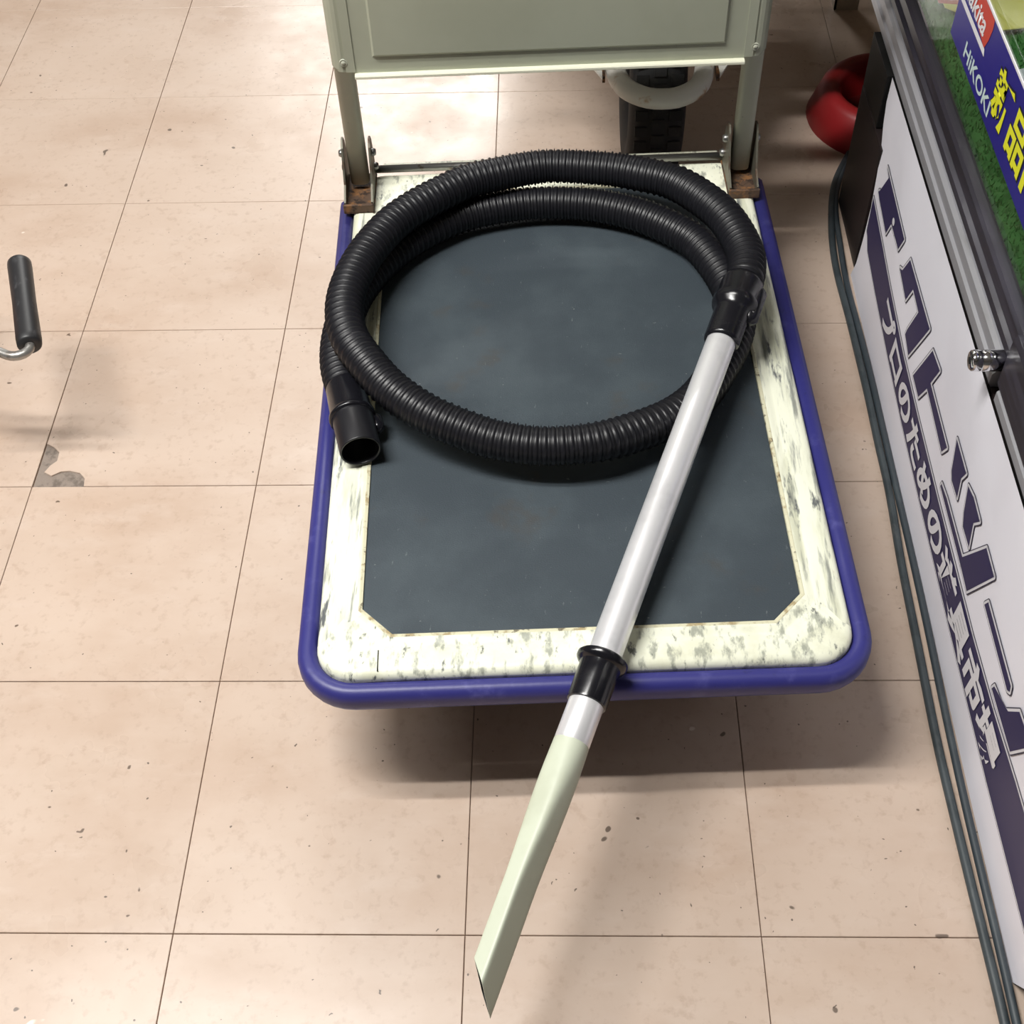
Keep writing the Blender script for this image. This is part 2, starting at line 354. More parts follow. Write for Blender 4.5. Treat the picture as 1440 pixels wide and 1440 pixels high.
# folding handle
PV = 0.822; UL, UR = 0.0305, 0.558
path = [(UL, PV, 0.2125), (UL, PV, 0.80)]
path += [(UL + 0.07 * (1 - math.cos(a)), PV, 0.80 + 0.07 * math.sin(a)) for a in [math.pi / 2 * k / 6 for k in range(1, 7)]]
path += [(UR - 0.07 * (1 - math.cos(a)), PV, 0.80 + 0.07 * math.sin(a)) for a in [math.pi / 2 * (6 - k) / 6 for k in range(0, 7)]]
path += [(UR, PV, 0.2125)]
obj('handle_frame', MB().tube(path, 0.0130, 28, sq=0.6).make(), post_m, dolly, smooth=True)
# pressed sheet panel hung between the posts
pf = PV - 0.0152
pb = MB()
def rect(x0, x1, z0, z1, y): return [(x0, y, z0), (x1, y, z0), (x1, y, z1), (x0, y, z1)]
pb.loops([rect(0.044, 0.545, 0.386, 0.76, pf + 0.003), rect(0.044, 0.545, 0.386, 0.76, pf), rect(0.070, 0.518, 0.4085, 0.74, pf), rect(0.073, 0.515, 0.4125, 0.737, pf - 0.0035)], cap1=True)
pan = obj('panel', pb.make(), panel_m, dolly)
for sx, uc in ((0, UL), (1, UR)):   # flanges that wrap round the posts
    ls = []
    for z in (0.3885, 0.3925, 0.76):
        ww = 1.0 if z > 0.39 else 0.8
        ls.append([(uc + math.cos(a) * 0.0150 * ww, PV + math.sin(a) * 0.0152, z) for a in [math.radians(180 + 180 * k / 10) for k in range(11)]])
    fl_v = [p for l in ls for p in l]; fl_f = []
    for i in range(2):
        for j in range(10): fl_f.append((i * 11 + j, i * 11 + j + 1, (i + 1) * 11 + j + 1, (i + 1) * 11 + j))
    # add a flat tongue joining the wrap to the sheet
    wrap = MB().add(fl_v, fl_f)
    if sx == 0: wrap.box(uc + 0.004, 0.0465, pf - 0.0012, pf + 0.0005, 0.3885, 0.76)
    else: wrap.box(0.5425, uc - 0.004, pf - 0.0012, pf + 0.0005, 0.3885, 0.76)
    obj('panel_flange', wrap.make(), panel_m, pan)
    for zz in (0.402,):
        obj('rivet', MB().lathe([(0.0001, 0.0018), (0.0028, 0.0018), (0.0032, 0.0008), (0.0040, 0.0008), (0.0048, 0.0016), (0.0055, 0)], (uc + (0.002 if sx == 0 else -0.002), PV - 0.0155, zz), (0, -1, 0), 14).make(), post_m, pan, smooth=True)
hem = [(0.0, 0.0055), (0.0075, 0.0055), (0.0088, 0.004), (0.0088, 0.0012), (0.0075, 0.0), (0.0, 0.0)]
obj('bottom_hem', MB().loops([[(u, pf + 0.001 - a, 0.381 + b) for a, b in hem] for u in (0.0455, 0.5435)], cap0=True, cap1=True).make(), hem_m, pan)
# hinge brackets
for sx, uc in ((0, UL), (1, UR)):
    br = obj('hinge_bracket', bevel(MB().box(uc - 0.021, uc + 0.021, 0.762, 0.848, 0.1995, 0.2035).box(uc - 0.021, uc + 0.021, 0.762, 0.766, 0.2, 0.214).make(), 0.001, 1), rust_m, dolly)
    for s in (-1, 1):
        xx = uc + s * 0.0185
        prof = [(0.768, 0.202), (0.846, 0.202), (0.850, 0.230), (0.843, 0.262), (0.834, 0.274), (0.824, 0.276), (0.815, 0.268), (0.792, 0.226), (0.768, 0.214)]
        v = [(xx - 0.0013, y, z) for y, z in prof] + [(xx + 0.0013, y, z) for y, z in prof]; n = len(prof)
        f = [tuple(range(n)), tuple(reversed(range(n, 2 * n)))] + [(i, (i + 1) % n, n + (i + 1) % n, n + i) for i in range(n)]
        obj('bracket_plate', mesh(v, f), dark_steel_m, br)
        for (by, bz) in ((0.828, 0.252), (0.838, 0.222)):
            obj('bolt', MB().lathe([(0.0001, 0.006), (0.004, 0.0058), (0.0055, 0.003), (0.0055, 0)], (xx + s * 0.0012, by, bz), (s, 0, 0), 10).make(), zinc_m, br, smooth=True)
obj('hinge_rod', MB().tube([(UL + 0.016, 0.850, 0.2075), (UR - 0.016, 0.850, 0.2075)], 0.0055, 12).make(), zinc_m, dolly, smooth=True)
obj('rear_bar', bevel(MB().box(0.06, 0.534, 0.858, 0.866, 0.198, 0.206).make(), 0.002), cream_m, dolly)
# scattered nicks: a short welded seam in the rim
obj('rim_seam', MB().box(0.0855, 0.0867, 0.0265, 0.0515, 0.1998, 0.2004).make(), hole_m, dolly)

# ------------------------------------------------------------------ vacuum hose with wand
HO = (0.40, 0.62, 0.2)
vac = thing('vacuum_hose', 'coiled black ribbed vacuum hose with silver wand and ivory crevice nozzle', 'vacuum hose', HO)
A3 = Vector((0.59420536, 0.59619784, 0.27)); B3 = Vector((0.44537512, 0.19116055, 0.2215)); WD = (B3 - A3).normalized()
def ws(s): return A3 + WD * s
HP = [tuple(ws(-0.088)), tuple(ws(-0.105)), (0.6354, 0.7436, 0.276), (0.6205, 0.8072, 0.274), (0.5957, 0.8518, 0.272), (0.5586, 0.8936, 0.270), (0.52, 0.9131, 0.268), (0.4785, 0.9283, 0.266), (0.4078, 0.9385, 0.265), (0.3699, 0.9350, 0.265), (0.3322, 0.9240, 0.265), (0.2904, 0.9069, 0.267), (0.2586, 0.8835, 0.267), (0.2277, 0.8562, 0.268), (0.1996, 0.8251, 0.268), (0.1783, 0.7862, 0.269), (0.1617, 0.7432, 0.270), (0.1514, 0.6946, 0.271), (0.1505, 0.6503, 0.271), (0.1615, 0.606, 0.270), (0.1836, 0.5698, 0.267), (0.213, 0.5332, 0.261), (0.2543, 0.5006, 0.255), (0.2997, 0.4796, 0.249), (0.3373, 0.4659, 0.246), (0.3887, 0.4587, 0.244), (0.4463, 0.4652, 0.242), (0.4899, 0.4844, 0.237), (0.5351, 0.5135, 0.230), (0.57, 0.5514, 0.2255), (0.5977, 0.6019, 0.2240), (0.6171, 0.6471, 0.2240), (0.6253, 0.6885, 0.2240), (0.6186, 0.7502, 0.2240), (0.591, 0.8197, 0.2240), (0.561, 0.8534, 0.2240), (0.5188, 0.8837, 0.2240), (0.4694, 0.9042, 0.2240), (0.4248, 0.9128, 0.2240), (0.3741, 0.9139, 0.2240), (0.3264, 0.9058, 0.2240), (0.2791, 0.8902, 0.2240), (0.2333, 0.8585, 0.2240), (0.1981, 0.823, 0.2240), (0.1708, 0.7813, 0.2240), (0.1504, 0.7341, 0.2240), (0.141, 0.6832, 0.2240), (0.1395, 0.6381, 0.2245), (0.1444, 0.6, 0.2255), (0.1549, 0.5653, 0.2275)]
pitch = 0.0094
rings, LEN = smooth_path(HP, pitch / 8)
prof8 = [0.0235, 0.0197, 0.0211, 0.0217, 0.0219, 0.0217, 0.0211, 0.0197]
obj('ribbed_hose', MB().tube(rings, [prof8[i % 8] for i in range(len(rings))], 24).make(HO), hose_m, vac, smooth=True)
def along(prof, o, d, n=36, close=False): return MB().lathe(prof, o, d, n, close).make(HO)
# cuff that takes the wand
cuff = along([(0.0178, 0.004), (0.0206, 0.002), (0.0210, -0.001), (0.0212, -0.040), (0.0222, -0.046), (0.0262, -0.050), (0.0275, -0.054), (0.0275, -0.060), (0.0258, -0.063), (0.0255, -0.088), (0.0240, -0.094), (0.0212, -0.095)], A3, WD)
c_o = obj('wand_cuff', cuff, gloss_black_m, vac, smooth=True)
side = Vector((0, 0, 1)).cross(WD).normalized()
lugp = ws(-0.068) + side * 0.0205 + Vector((0, 0, -0.002))
lug = MB(); lug.tube([lugp - WD * 0.022, lugp - WD * 0.016, lugp + WD * 0.026, lugp + WD * 0.034], [0.007, 0.0110, 0.0110, 0.004], 14)
obj('cuff_latch', lug.make(HO), gloss_black_m, c_o, smooth=True)
obj('wand_tube', along([(0.0150, -0.012), (0.0168, -0.012), (0.0172, 0.0), (0.0172, 0.437)], A3, WD, 40), alu_m, vac, smooth=True)
obj('wand_collar', sharp(along([(0.0172, 0.428), (0.0245, 0.429), (0.0262, 0.431), (0.0262, 0.4345), (0.0245, 0.437), (0.0212, 0.439), (0.0206, 0.444), (0.0204, 0.478), (0.0198, 0.4805), (0.0172, 0.481)], A3, WD)), gloss_black_m, vac)
obj('wand_end_sleeve', along([(0.0172, 0.470), (0.0176, 0.474), (0.0176, 0.5225), (0.0170, 0.5235), (0.0168, 0.526)], A3, WD, 40), alu_m, vac, smooth=True)
# crevice nozzle: round at the sleeve, flattened and cut slantwise at the mouth
hh = Vector((0, 0, 1)).cross(WD).normalized(); aa = WD.cross(hh).normalized()
if aa.z < 0: aa = -aa
e_ = math.radians(25)
nn_ = hh * math.cos(e_) + aa * math.sin(e_); ww_ = -hh * math.sin(e_) + aa * math.cos(e_)
def nsec(t, inset=0.0, s_over=None, N=48):
    a = 0.0176; b = 0.0176 + (0.0092 - 0.0176) * (lambda q: q * q * (3 - 2 * q))(min(1, t / 0.62))
    a = a - 0.0008 * t; n = 2 + 6.0 * min(1, t / 0.7) ** 1.3
    s = 0.5245 + 0.258 * t
    out = []
    for k in range(N):
        q = 2 * math.pi * (k + 0.5) / N; c, d = math.cos(q), math.sin(q)
        x = (a - inset) * math.copysign(abs(c) ** (2 / n), c); y = (b - inset) * math.copysign(abs(d) ** (2 / n), d)
        ss = s
        if t > 0.5: ss = s - (0.022 * (x / a + 1) / 2 + 0.020 * (1 - y / b) / 2) * ((t - 0.5) / 0.5)
        if s_over: ss -= s_over
        sh = -0.0005 * t  # nozzle leans off the wand axis slightly
        out.append(ws(ss) + ww_ * x + nn_ * (y + sh) + hh * 0.002 * t)
    return out
nz = MB()
secs = [nsec(t / 20) for t in range(21)]
nz.loops(secs + [nsec(1.0, 0.0016), nsec(1.0, 0.0018, 0.03)], cap1=True)
me = nz.make(HO); sharp(me, 38)
noz = obj('crevice_nozzle', me, [ivory_m, hole_m], vac)
me.polygons[len(me.polygons) - 1].material_index = 1
for pz in list(me.polygons)[-49:]: pz.material_index = 1
# machine-end cuff
cd = (Vector((0.1825, 0.4646, 0.2262)) - Vector((0.1549, 0.5653, 0.2275))).normalized(); c0 = Vector((0.1549, 0.5653, 0.2275))
ec = obj('machine_cuff', along([(0.0205, -0.006), (0.0225, -0.004), (0.0232, 0.0), (0.0248, 0.040), (0.0258, 0.043), (0.0262, 0.046)], c0, cd), gloss_black_m, vac, smooth=True)
obj('cuff_flange', along([(0.024, 0.043), (0.0268, 0.0435), (0.0272, 0.0465), (0.0268, 0.0495), (0.024, 0.050)], c0, cd), gloss_black_m, ec, smooth=True)
s2 = Vector((0, 0, 1)).cross(cd).normalized()
lp = c0 + cd * 0.052 - s2 * (-0.026) + Vector((0, 0, -0.008))
obj('cuff_lug', MB().tube([lp - cd * 0.010, lp - cd * 0.004, lp + cd * 0.012, lp + cd * 0.018], [0.004, 0.008, 0.008, 0.003], 14).make(HO), gloss_black_m, ec, smooth=True)
obj('cuff_spigot', along([(0.0238, 0.046), (0.0240, 0.050), (0.0236, 0.099), (0.0232, 0.1005), (0.0216, 0.1005), (0.0212, 0.098), (0.0205, 0.050), (0.0001, 0.049)], c0, cd), satin_black_m, ec, smooth=True)

# ------------------------------------------------------------------ display counter
CY0, CY1 = -1.3, 1.2
ctr = thing('display_counter', 'black display counter with glazed top, aluminium rail and green turf shelf', 'counter', (0.9, 0.2, 0))
CO = (0.9, 0.2, 0)
obj('base_cabinet', bevel(MB().box(0.872, 1.45, CY0, CY1 - 0.01, 0.0, 0.296).make(CO), 0.003), cab_m, ctr)
obj('end_panel', bevel(MB().box(0.8605, 0.8715, 1.036, CY1, 0.0, 0.212).make(CO), 0.002), cab_m, ctr)
obj('top_band', bevel(MB().box(0.8610, 0.8715, 1.087, CY1, 0.2135, 0.2965).make(CO), 0.0015), cab2_m, ctr)
# aluminium rail, profiled
rp = [(0.884, 0.297), (0.871, 0.297), (0.868, 0.302), (0.868, 0.316), (0.871, 0.319), (0.871, 0.326), (0.868, 0.329), (0.868, 0.340), (0.872, 0.345), (0.884, 0.345)]
obj('rail', MB().loops([[(x, y, z) for x, z in rp] for y in (0.492, CY1 + 0.25)], cap0=True, cap1=True).make(CO), rail_m, ctr)
rp2 = [(0.884, 0.297), (0.871, 0.297), (0.868, 0.302), (0.868, 0.314), (0.872, 0.318), (0.884, 0.318)]
obj('rail', MB().loops([[(x, y, z) for x, z in rp2] for y in (CY0, 0.468)], cap0=True, cap1=True).make(CO), rail_m, ctr)
fp = [(0.888, 0.346), (0.874, 0.346), (0.872, 0.350), (0.872, 0.360), (0.877, 0.363), (0.877, 0.371), (0.872, 0.374), (0.872, 0.388), (0.875, 0.392), (0.888, 0.392)]
obj('door_frame', MB().loops([[(x, y, z) for x, z in fp] for y in (0.40, CY1 + 0.25)], cap0=True, cap1=True).make(CO), frame_m, ctr)
fp2 = [(0.884, 0.319), (0.869, 0.319), (0.867, 0.324), (0.867, 0.386), (0.870, 0.392), (0.884, 0.392)]
obj('door_frame', MB().loops([[(x, y, z) for x, z in fp2] for y in (CY0, 0.472)], cap0=True, cap1=True).make(CO), frame_m, ctr)
GT = 0.95
obj('glass_pane', MB().box(0.880, 0.884, 0.41, CY1 + 0.24, 0.389, GT).make(CO), glass_m, ctr)
obj('glass_pane', MB().box(0.874, 0.878, CY0, 0.47, 0.389, GT).make(CO), glass_m, ctr)
obj('top_glass', MB().box(0.868, 1.45, CY0, CY1 + 0.25, GT + 0.001, GT + 0.007).make(CO), glass_m, ctr)
obj('shelf_board', MB().box(0.89, 1.45, CY0, CY1 + 0.25, 0.298, 0.35).make(CO), cab2_m, ctr)
lk = obj('showcase_lock', MB().lathe([(0.0001, 0.0), (0.0095, 0.0), (0.0112, 0.0015), (0.0115, 0.004), (0.0115, 0.010), (0.0105, 0.011), (0.0115, 0.012), (0.0115, 0.034), (0.0100, 0.0345), (0.0100, 0.039), (0.0118, 0.0395), (0.0118, 0.05)], (0.837, 0.487, 0.342), (1, -0.02, 0.0), 28).make(CO), chrome_m, ctr, smooth=True)
obj('keyhole', MB().lathe([(0.0001, -0.0004), (0.0042, -0.0004), (0.0042, 0.0006)], (0.837, 0.487, 0.342), (1, 0, 0), 16).make(CO), hole_m, lk)

# turf lining: a backing sheet with short blades
tb = MB(); tb.box(0.893, 1.44, CY0 + 0.01, CY1 + 0.24, 0.3502, 0.354)
rr = random.Random(3)
vv = []; ff = []
for k in range(16000):
    x = 0.894 + rr.random() * 0.30; y = 0.2 + rr.random() * 1.2; a = rr.random() * 6.283; hgt = 0.005 + rr.random() * 0.005
    dx, dy = math.cos(a) * 0.0011, math.sin(a) * 0.0011; lx, ly = (rr.random() - 0.5) * 0.009, (rr.random() - 0.5) * 0.009
    n = len(vv); vv += [(x - dx, y - dy, 0.3535), (x + dx, y + dy, 0.3535), (x + lx, y + ly, 0.354 + hgt)]; ff.append((n, n + 1, n + 2))
tb.add(vv, ff)
tag(obj('artificial_turf', tb.make(), turf_m), 'green artificial turf lining the glazed counter shelf', 'turf', kind='stuff')

# ------------------------------------------------------------------ vinyl banner on the counter front
XB, XT, ZT = 0.853, 0.8665, 0.2985
def bx_(y, z): return XB + (XT - XB) * (z / 0.3) ** 0.8 if z > 0 else XB
ban = thing('banner', 'white vinyl shop banner with navy Japanese lettering along the counter front', 'banner', (XB, 0.5, 0))
BO = (XB, 0.5, 0)
def map_bm(bm, eps):
    ys = [v.co.x for v in bm.verts]; lo, hi = min(ys), max(ys)
    zs = [v.co.y for v in bm.verts]
    for z in (0.03, 0.06, 0.09, 0.12, 0.15, 0.18, 0.21, 0.24, 0.27):
        if min(zs) < z < max(zs):
            bmesh.ops.bisect_plane(bm, geom=bm.verts[:] + bm.edges[:] + bm.faces[:], plane_co=(0, z, 0), plane_no=(0, 1, 0))
    for v in bm.verts:
        s, z = v.co.x, v.co.y
        v.co = Vector((bx_(s, z) - eps - BO[0], s - BO[1], z - BO[2]))
    bmesh.ops.triangulate(bm, faces=bm.faces[:])
    bm.normal_update()
    for f in bm.faces:
        if f.normal.x > 0: f.normal_flip()
    me = bpy.data.meshes.new('m'); bm.to_mesh(me); bm.free(); return me
def flat(polys, eps, width=None):
    """polys in (y, z); with width: fattened by that much all round with round corners"""
    bm = bmesh.new()
    for poly in polys:
        vs = [bm.verts.new((a, b, 0)) for a, b in poly]
        bm.faces.new(vs)
        if width:
            for i, a in enumerate(poly):
                b = poly[(i + 1) % len(poly)]; d = Vector((b[0] - a[0], b[1] - a[1])); L_ = d.length
                if L_ < 1e-6: continue
                n = Vector((-d.y, d.x)) / L_ * width
                bm.faces.new([bm.verts.new((p[0], p[1], 0)) for p in ((a[0] + n.x, a[1] + n.y), (b[0] + n.x, b[1] + n.y), (b[0] - n.x, b[1] - n.y), (a[0] - n.x, a[1] - n.y))])
                bm.faces.new([bm.verts.new((a[0] + width * math.cos(q), a[1] + width * math.sin(q), 0)) for q in [6.2832 * k / 14 for k in range(14)]])
    return map_bm(bm, eps)
SH = [(1.081, 0.2985), (1.078, 0.262), (1.066, 0.235), (1.046, 0.208), (1.032, 0.171), (1.019, 0.126), (1.013, 0.073), (1.012, 0.03), (1.02, 0.001), (0.9, 0.001), (0.6, 0.001), (0.3, 0.001), (-0.045, 0.001), (-0.075, 0.05), (-0.12, 0.2985)]
bm = bmesh.new(); bm.faces.new([bm.verts.new((a, b, 0)) for a, b in SH])
for y in [k * 0.03 for k in range(-3, 36)]:
    bmesh.ops.bisect_plane(bm, geom=bm.verts[:] + bm.edges[:] + bm.faces[:], plane_co=(y, 0, 0), plane_no=(1, 0, 0))
sheet = map_bm(bm, 0.0); sheet_o = obj('sheet', sheet, banner_m, ban)
band = [(1.006, 0.096), (0.995, 0.0925), (0.9787, 0.0815), (0.90, 0.073), (0.7787, 0.0635), (0.66, 0.057), (0.537, 0.0545), (0.3323, 0.0528), (0.1486, 0.054), (0.0084, 0.0585), (-0.07, 0.061),
        (-0.09, 0.135), (0.0, 0.13), (0.1115, 0.1228), (0.2, 0.1135), (0.2951, 0.1088), (0.4918, 0.1082), (0.62, 0.110), (0.7291, 0.1135), (0.85, 0.125), (0.92, 0.134), (1.0179, 0.1455)]
def layered(name, polys, w=(0.0043, 0.0030), base=0.0006):
    o = obj(name, flat(polys, base, w[0]), line_m, ban)
    obj('white_edge', flat(polys, base + 0.0003, w[1]), white_m, o)
    obj('fill', flat(polys, base + 0.0006), navy_m, o)
    return o
layered('print_band', [band], (0.0040, 0.0027), 0.0004)
GL = {
'a': [(0.994, 0.2146), (0.8514, 0.2056), (0.8624, 0.1799), (0.8932, 0.1804), (0.9153, 0.1801), (0.9253, 0.1563), (0.9895, 0.164), (1.0035, 0.1677), (0.9982, 0.1723), (0.9598, 0.1703), (0.9469, 0.2019)],
'ku': [(0.8357, 0.1706), (0.8237, 0.1768), (0.809, 0.2068), (0.6786, 0.2075), (0.7133, 0.129), (0.7454, 0.1358), (0.7442, 0.1454), (0.7282, 0.1896), (0.7687, 0.1923), (0.7814, 0.163)],
'to': [(0.6778, 0.1279), (0.6483, 0.2001), (0.6096, 0.2044), (0.6217, 0.1711), (0.5177, 0.1694), (0.5268, 0.1522), (0.6254, 0.158), (0.6408, 0.1272)],
'tsu': None,
'bar': [(0.3018, 0.1598), (0.2974, 0.1703), (0.1942, 0.1707), (0.1912, 0.1646), (0.1965, 0.1599)],
'ru': [(0.2185, 0.1257), (0.2166, 0.1332), (0.183, 0.1402), (0.1622, 0.175), (0.1211, 0.1797), (0.1419, 0.1306)]}
TSU = [[(0.5033, 0.2001), (0.4518, 0.2), (0.458, 0.1844), (0.4483, 0.1612), (0.4757, 0.1595), (0.4854, 0.1656)],
       [(0.4365, 0.1966), (0.4148, 0.2022), (0.3825, 0.2009), (0.3931, 0.1849), (0.38, 0.1582), (0.4102, 0.157), (0.4211, 0.1683)],
       [(0.4958, 0.1258), (0.4949, 0.1309), (0.469, 0.1345), (0.383, 0.1358), (0.3475, 0.1997), (0.3099, 0.1991), (0.3442, 0.1245), (0.3793, 0.1259)]]
for i, (k, poly) in enumerate(GL.items()):
    layered('letter', TSU if poly is None else [poly], base=0.0009 + 0.0001 * i)
obj('print_ring', flat([[(0.907 + 0.006 * math.cos(q), 0.1903 + 0.005 * math.sin(q)) for q in [6.2832 * k / 16 for k in range(16)]]], 0.0024), white_m, ban)
def text_mesh(body, offset=0.0, shear=0.0, spacing=1.0):
    cu = bpy.data.curves.new('t', 'FONT'); cu.body = body; cu.size = 1; cu.offset = offset; cu.shear = shear; cu.space_character = spacing; cu.resolution_u = 4
    o = bpy.data.objects.new('t', cu); COL.objects.link(o); bpy.context.view_layer.update()
    me = bpy.data.meshes.new_from_object(o.evaluated_get(bpy.context.evaluated_depsgraph_get()))
    bpy.data.objects.remove(o); bpy.data.curves.remove(cu)
    xs = [v.co.x for v in me.vertices]; ys = [v.co.y for v in me.vertices]
    return me, min(xs), max(xs), min(ys), max(ys)
def band_mid(y):
    up = [(0.0, 0.13), (0.1115, 0.1228), (0.2, 0.1135), (0.2951, 0.1088), (0.4918, 0.1082), (0.62, 0.110), (0.7291, 0.1135), (0.85, 0.125), (0.92, 0.134), (1.02, 0.1455)]
    dn = [(0.0, 0.0585), (0.1486, 0.054), (0.3323, 0.0528), (0.537, 0.0545), (0.66, 0.057), (0.7787, 0.0635), (0.90, 0.073), (0.98, 0.083), (1.02, 0.096)]
    def ip(t):
        for (a, b), (c, d) in zip(t, t[1:]):
            if y <= c: return b + (d - b) * (y - a) / (c - a)
        return t[-1][1]
    return ip(dn), ip(up)
me, xa, xb2, ya, yb2 = text_mesh('プロのための道具市場', 0.036)
bm = bmesh.new(); bm.from_mesh(me)
S0, S1 = 0.842, 0.148
for v in bm.verts:
    s = S0 + (S1 - S0) * (v.co.x - xa) / (xb2 - xa); lo, hi = band_mid(s)
    hi = min(hi, lo + 0.058)
    v.co = Vector((s, lo + 0.0035 + (hi - lo - 0.006) * (v.co.y - ya) / (yb2 - ya), 0))
obj('slogan', map_bm(bm, 0.0020), white_m, ban)

# ------------------------------------------------------------------ things in the showcase
def print_on(name, body, par, org, p0, sx, sy, m, x, offset=0.0, shear=0.0, spacing=1.0):
    "flat text on the plane X = x, reading towards -Y, up +Z; p0 = (y, z) of lower left, sx/sy overall size"
    me, xa, xb, ya, yb = text_mesh(body, offset, shear, spacing)
    for v in me.vertices:
        y = p0[0] - sx * (v.co.x - xa) / (xb - xa); z = p0[1] + sy * (v.co.y - ya) / (yb - ya)
        v.co = Vector((x - org[0], y - org[1], z - org[2]))
    return obj(name, me, m, par)
SO = (0.878, 0.6, 0.45)
sg = thing('shelf_sign', 'long blue sign strip with yellow new-arrival characters on the showcase glass', 'sign', SO)
SX = 0.8786
obj('sign_board', MB().box(SX, SX + 0.0013, 0.40, 0.9318, 0.4535, 0.545).make(SO), strip_m, sg)
obj('white_border', MB().box(SX - 0.0002, SX + 0.0013, 0.40, 0.9318, 0.545, 0.548).make(SO), white_m, sg)
zt = [(0.900, 0.5450), (0.800, 0.5450), (0.798, 0.535), (0.802, 0.520), (0.810, 0.506), (0.925, 0.5238), (0.925, 0.545)]
def fpoly(pts, x, org): return mesh([(x - org[0], a - org[1], b - org[2]) for a, b in pts], [tuple(range(len(pts)))])
obj('red_emblem', fpoly(zt, SX - 0.0004, SO), red_m, sg)
print_on('emblem_text', 'makita', sg, SO, (0.925, 0.512), 0.105, 0.024, white_m, SX - 0.0008, 0.02, 0.2)
obj('emblem_edge', fpoly([(0.925, 0.500), (0.925, 0.507), (0.806, 0.507), (0.802, 0.500)], SX - 0.0006, SO), white_m, sg)
print_on('maker_text', 'HiKOKI', sg, SO, (0.868, 0.462), 0.125, 0.019, M('pale_print', srgb(196, 214, 214), 0.4), SX - 0.0004, 0.02)
print_on('headline_shadow', '新品', sg, SO, (0.7475, 0.4705), 0.135, 0.062, hole_m, SX - 0.0004, 0.045)
print_on('headline', '新品', sg, SO, (0.745, 0.473), 0.13, 0.057, yellow_m, SX - 0.0008, 0.028)
obj('headline_stroke', fpoly([(0.606, 0.473), (0.606, 0.527), (0.560, 0.527), (0.560, 0.517), (0.594, 0.517), (0.594, 0.473)], SX - 0.0008, SO), yellow_m, sg)

# yellow price card propped in the far part of the case
PC = (0.97, 1.12, 0.352)
pc = thing('price_card', 'yellow and orange price card on the turf behind the blue sign', 'card', PC)
def slab(pts, z0, z1):
    n = len(pts); v = [(x, y, z0) for x, y in pts] + [(x, y, z1) for x, y in pts]
    return v, [tuple(reversed(range(n))), tuple(range(n, 2 * n))] + [(i, (i + 1) % n, n + (i + 1) % n, n + i) for i in range(n)]
v, f = slab([(0.935, 1.145), (0.998, 1.085), (1.09, 1.10), (1.09, 1.32), (0.93, 1.32)], 0.3625, 0.364)
obj('card_sheet', mesh(v, f, off=PC), card_y_m, pc)
v, f = slab([(0.928, 1.155), (0.955, 1.150), (0.978, 1.172), (0.975, 1.26), (0.93, 1.26)], 0.3641, 0.3648)
obj('orange_print', mesh(v, f, off=PC), card_r_m, pc)
me, xa, xb, ya, yb = text_mesh('E-25', 0.02)
for vtx in me.vertices:
    a = (vtx.co.x - xa) / (xb - xa); b = (vtx.co.y - ya) / (yb - ya)
    vtx.co = Vector((0.936 + 0.034 * b - PC[0], 1.212 - 0.052 * a - PC[1], 0.3652 - PC[2]))
obj('card_text', me, white_m, pc)
WC = (0.99, 0.9, 0.352)
wc = thing('paper_card', 'pale blank paper card on turf beside the black tool', 'card', WC)
v, f = slab([(0.945, 0.86), (0.965, 0.98), (1.10, 1.03), (1.08, 0.88)], 0.3625, 0.3635)
obj('card_sheet', mesh(v, f, off=WC), card_w_m, wc)
v, f = slab([(0.94, 0.86), (0.945, 0.86), (0.965, 0.98), (0.960, 0.98)], 0.3625, 0.368)
obj('card_fold', mesh(v, f, off=WC), tool2_m, wc)

# power tool with steel hook
PT = (1.0, 0.78, 0.36)
pt = thing('power_tool', 'black power tool with steel belt hook lying on green turf', 'tool', PT)
tl = MB()
def ell(x, y, z, a, b): return [(x + a * math.copysign(abs(math.cos(q)) ** 0.6, math.cos(q)), y, z + b * math.copysign(abs(math.sin(q)) ** 0.6, math.sin(q))) for q in [6.2832 * k / 20 for k in range(20)]]
tl.loops([ell(1.0, 0.705, 0.392, 0.028, 0.024), ell(1.0, 0.715, 0.394, 0.036, 0.030), ell(1.0, 0.76, 0.396, 0.040, 0.033), ell(1.0, 0.82, 0.394, 0.037, 0.031), ell(1.0, 0.86, 0.390, 0.026, 0.024)], cap0=True, cap1=True)
obj('tool_body', tl.make(PT), tool_m, pt, smooth=True)
obj('tool_handle', MB().tube([(1.02, 0.76, 0.392), (1.09, 0.75, 0.388), (1.16, 0.74, 0.384)], [0.027, 0.021, 0.024], 16).make(PT), tool2_m, pt, smooth=True)
obj('tool_chuck', MB().lathe([(0.0001, 0.0), (0.012, 0.0), (0.016, 0.006), (0.018, 0.03), (0.0001, 0.031)], (1.0, 0.885, 0.391), (0, -1, 0), 18).make(PT), tool2_m, pt, smooth=True)
hk, _ = smooth_path([(1.0, 0.70, 0.398), (0.975, 0.70, 0.404), (0.957, 0.692, 0.402), (0.951, 0.674, 0.394), (0.955, 0.655, 0.384), (0.972, 0.640, 0.376), (1.0, 0.634, 0.374), (1.03, 0.64, 0.376)], 0.006)
hb = MB(); ls = []
for p, t, a, b in frames(hk): ls.append([p + Vector((0, 0, 1)) * dz + t.cross(Vector((0, 0, 1))).normalized() * dn for dz, dn in ((-0.008, -0.0011), (0.008, -0.0011), (0.008, 0.0011), (-0.008, 0.0011))])
hb.loops(ls, cap0=True, cap1=True)
obj('belt_hook', hb.make(PT), chrome_m, pt)
pt.location.z += 0.004
P2 = (1.05, 1.02, 0.364)
p2 = thing('cordless_tool', 'dark grey cordless tool half hidden behind the blue sign, at far right corner', 'tool', P2)
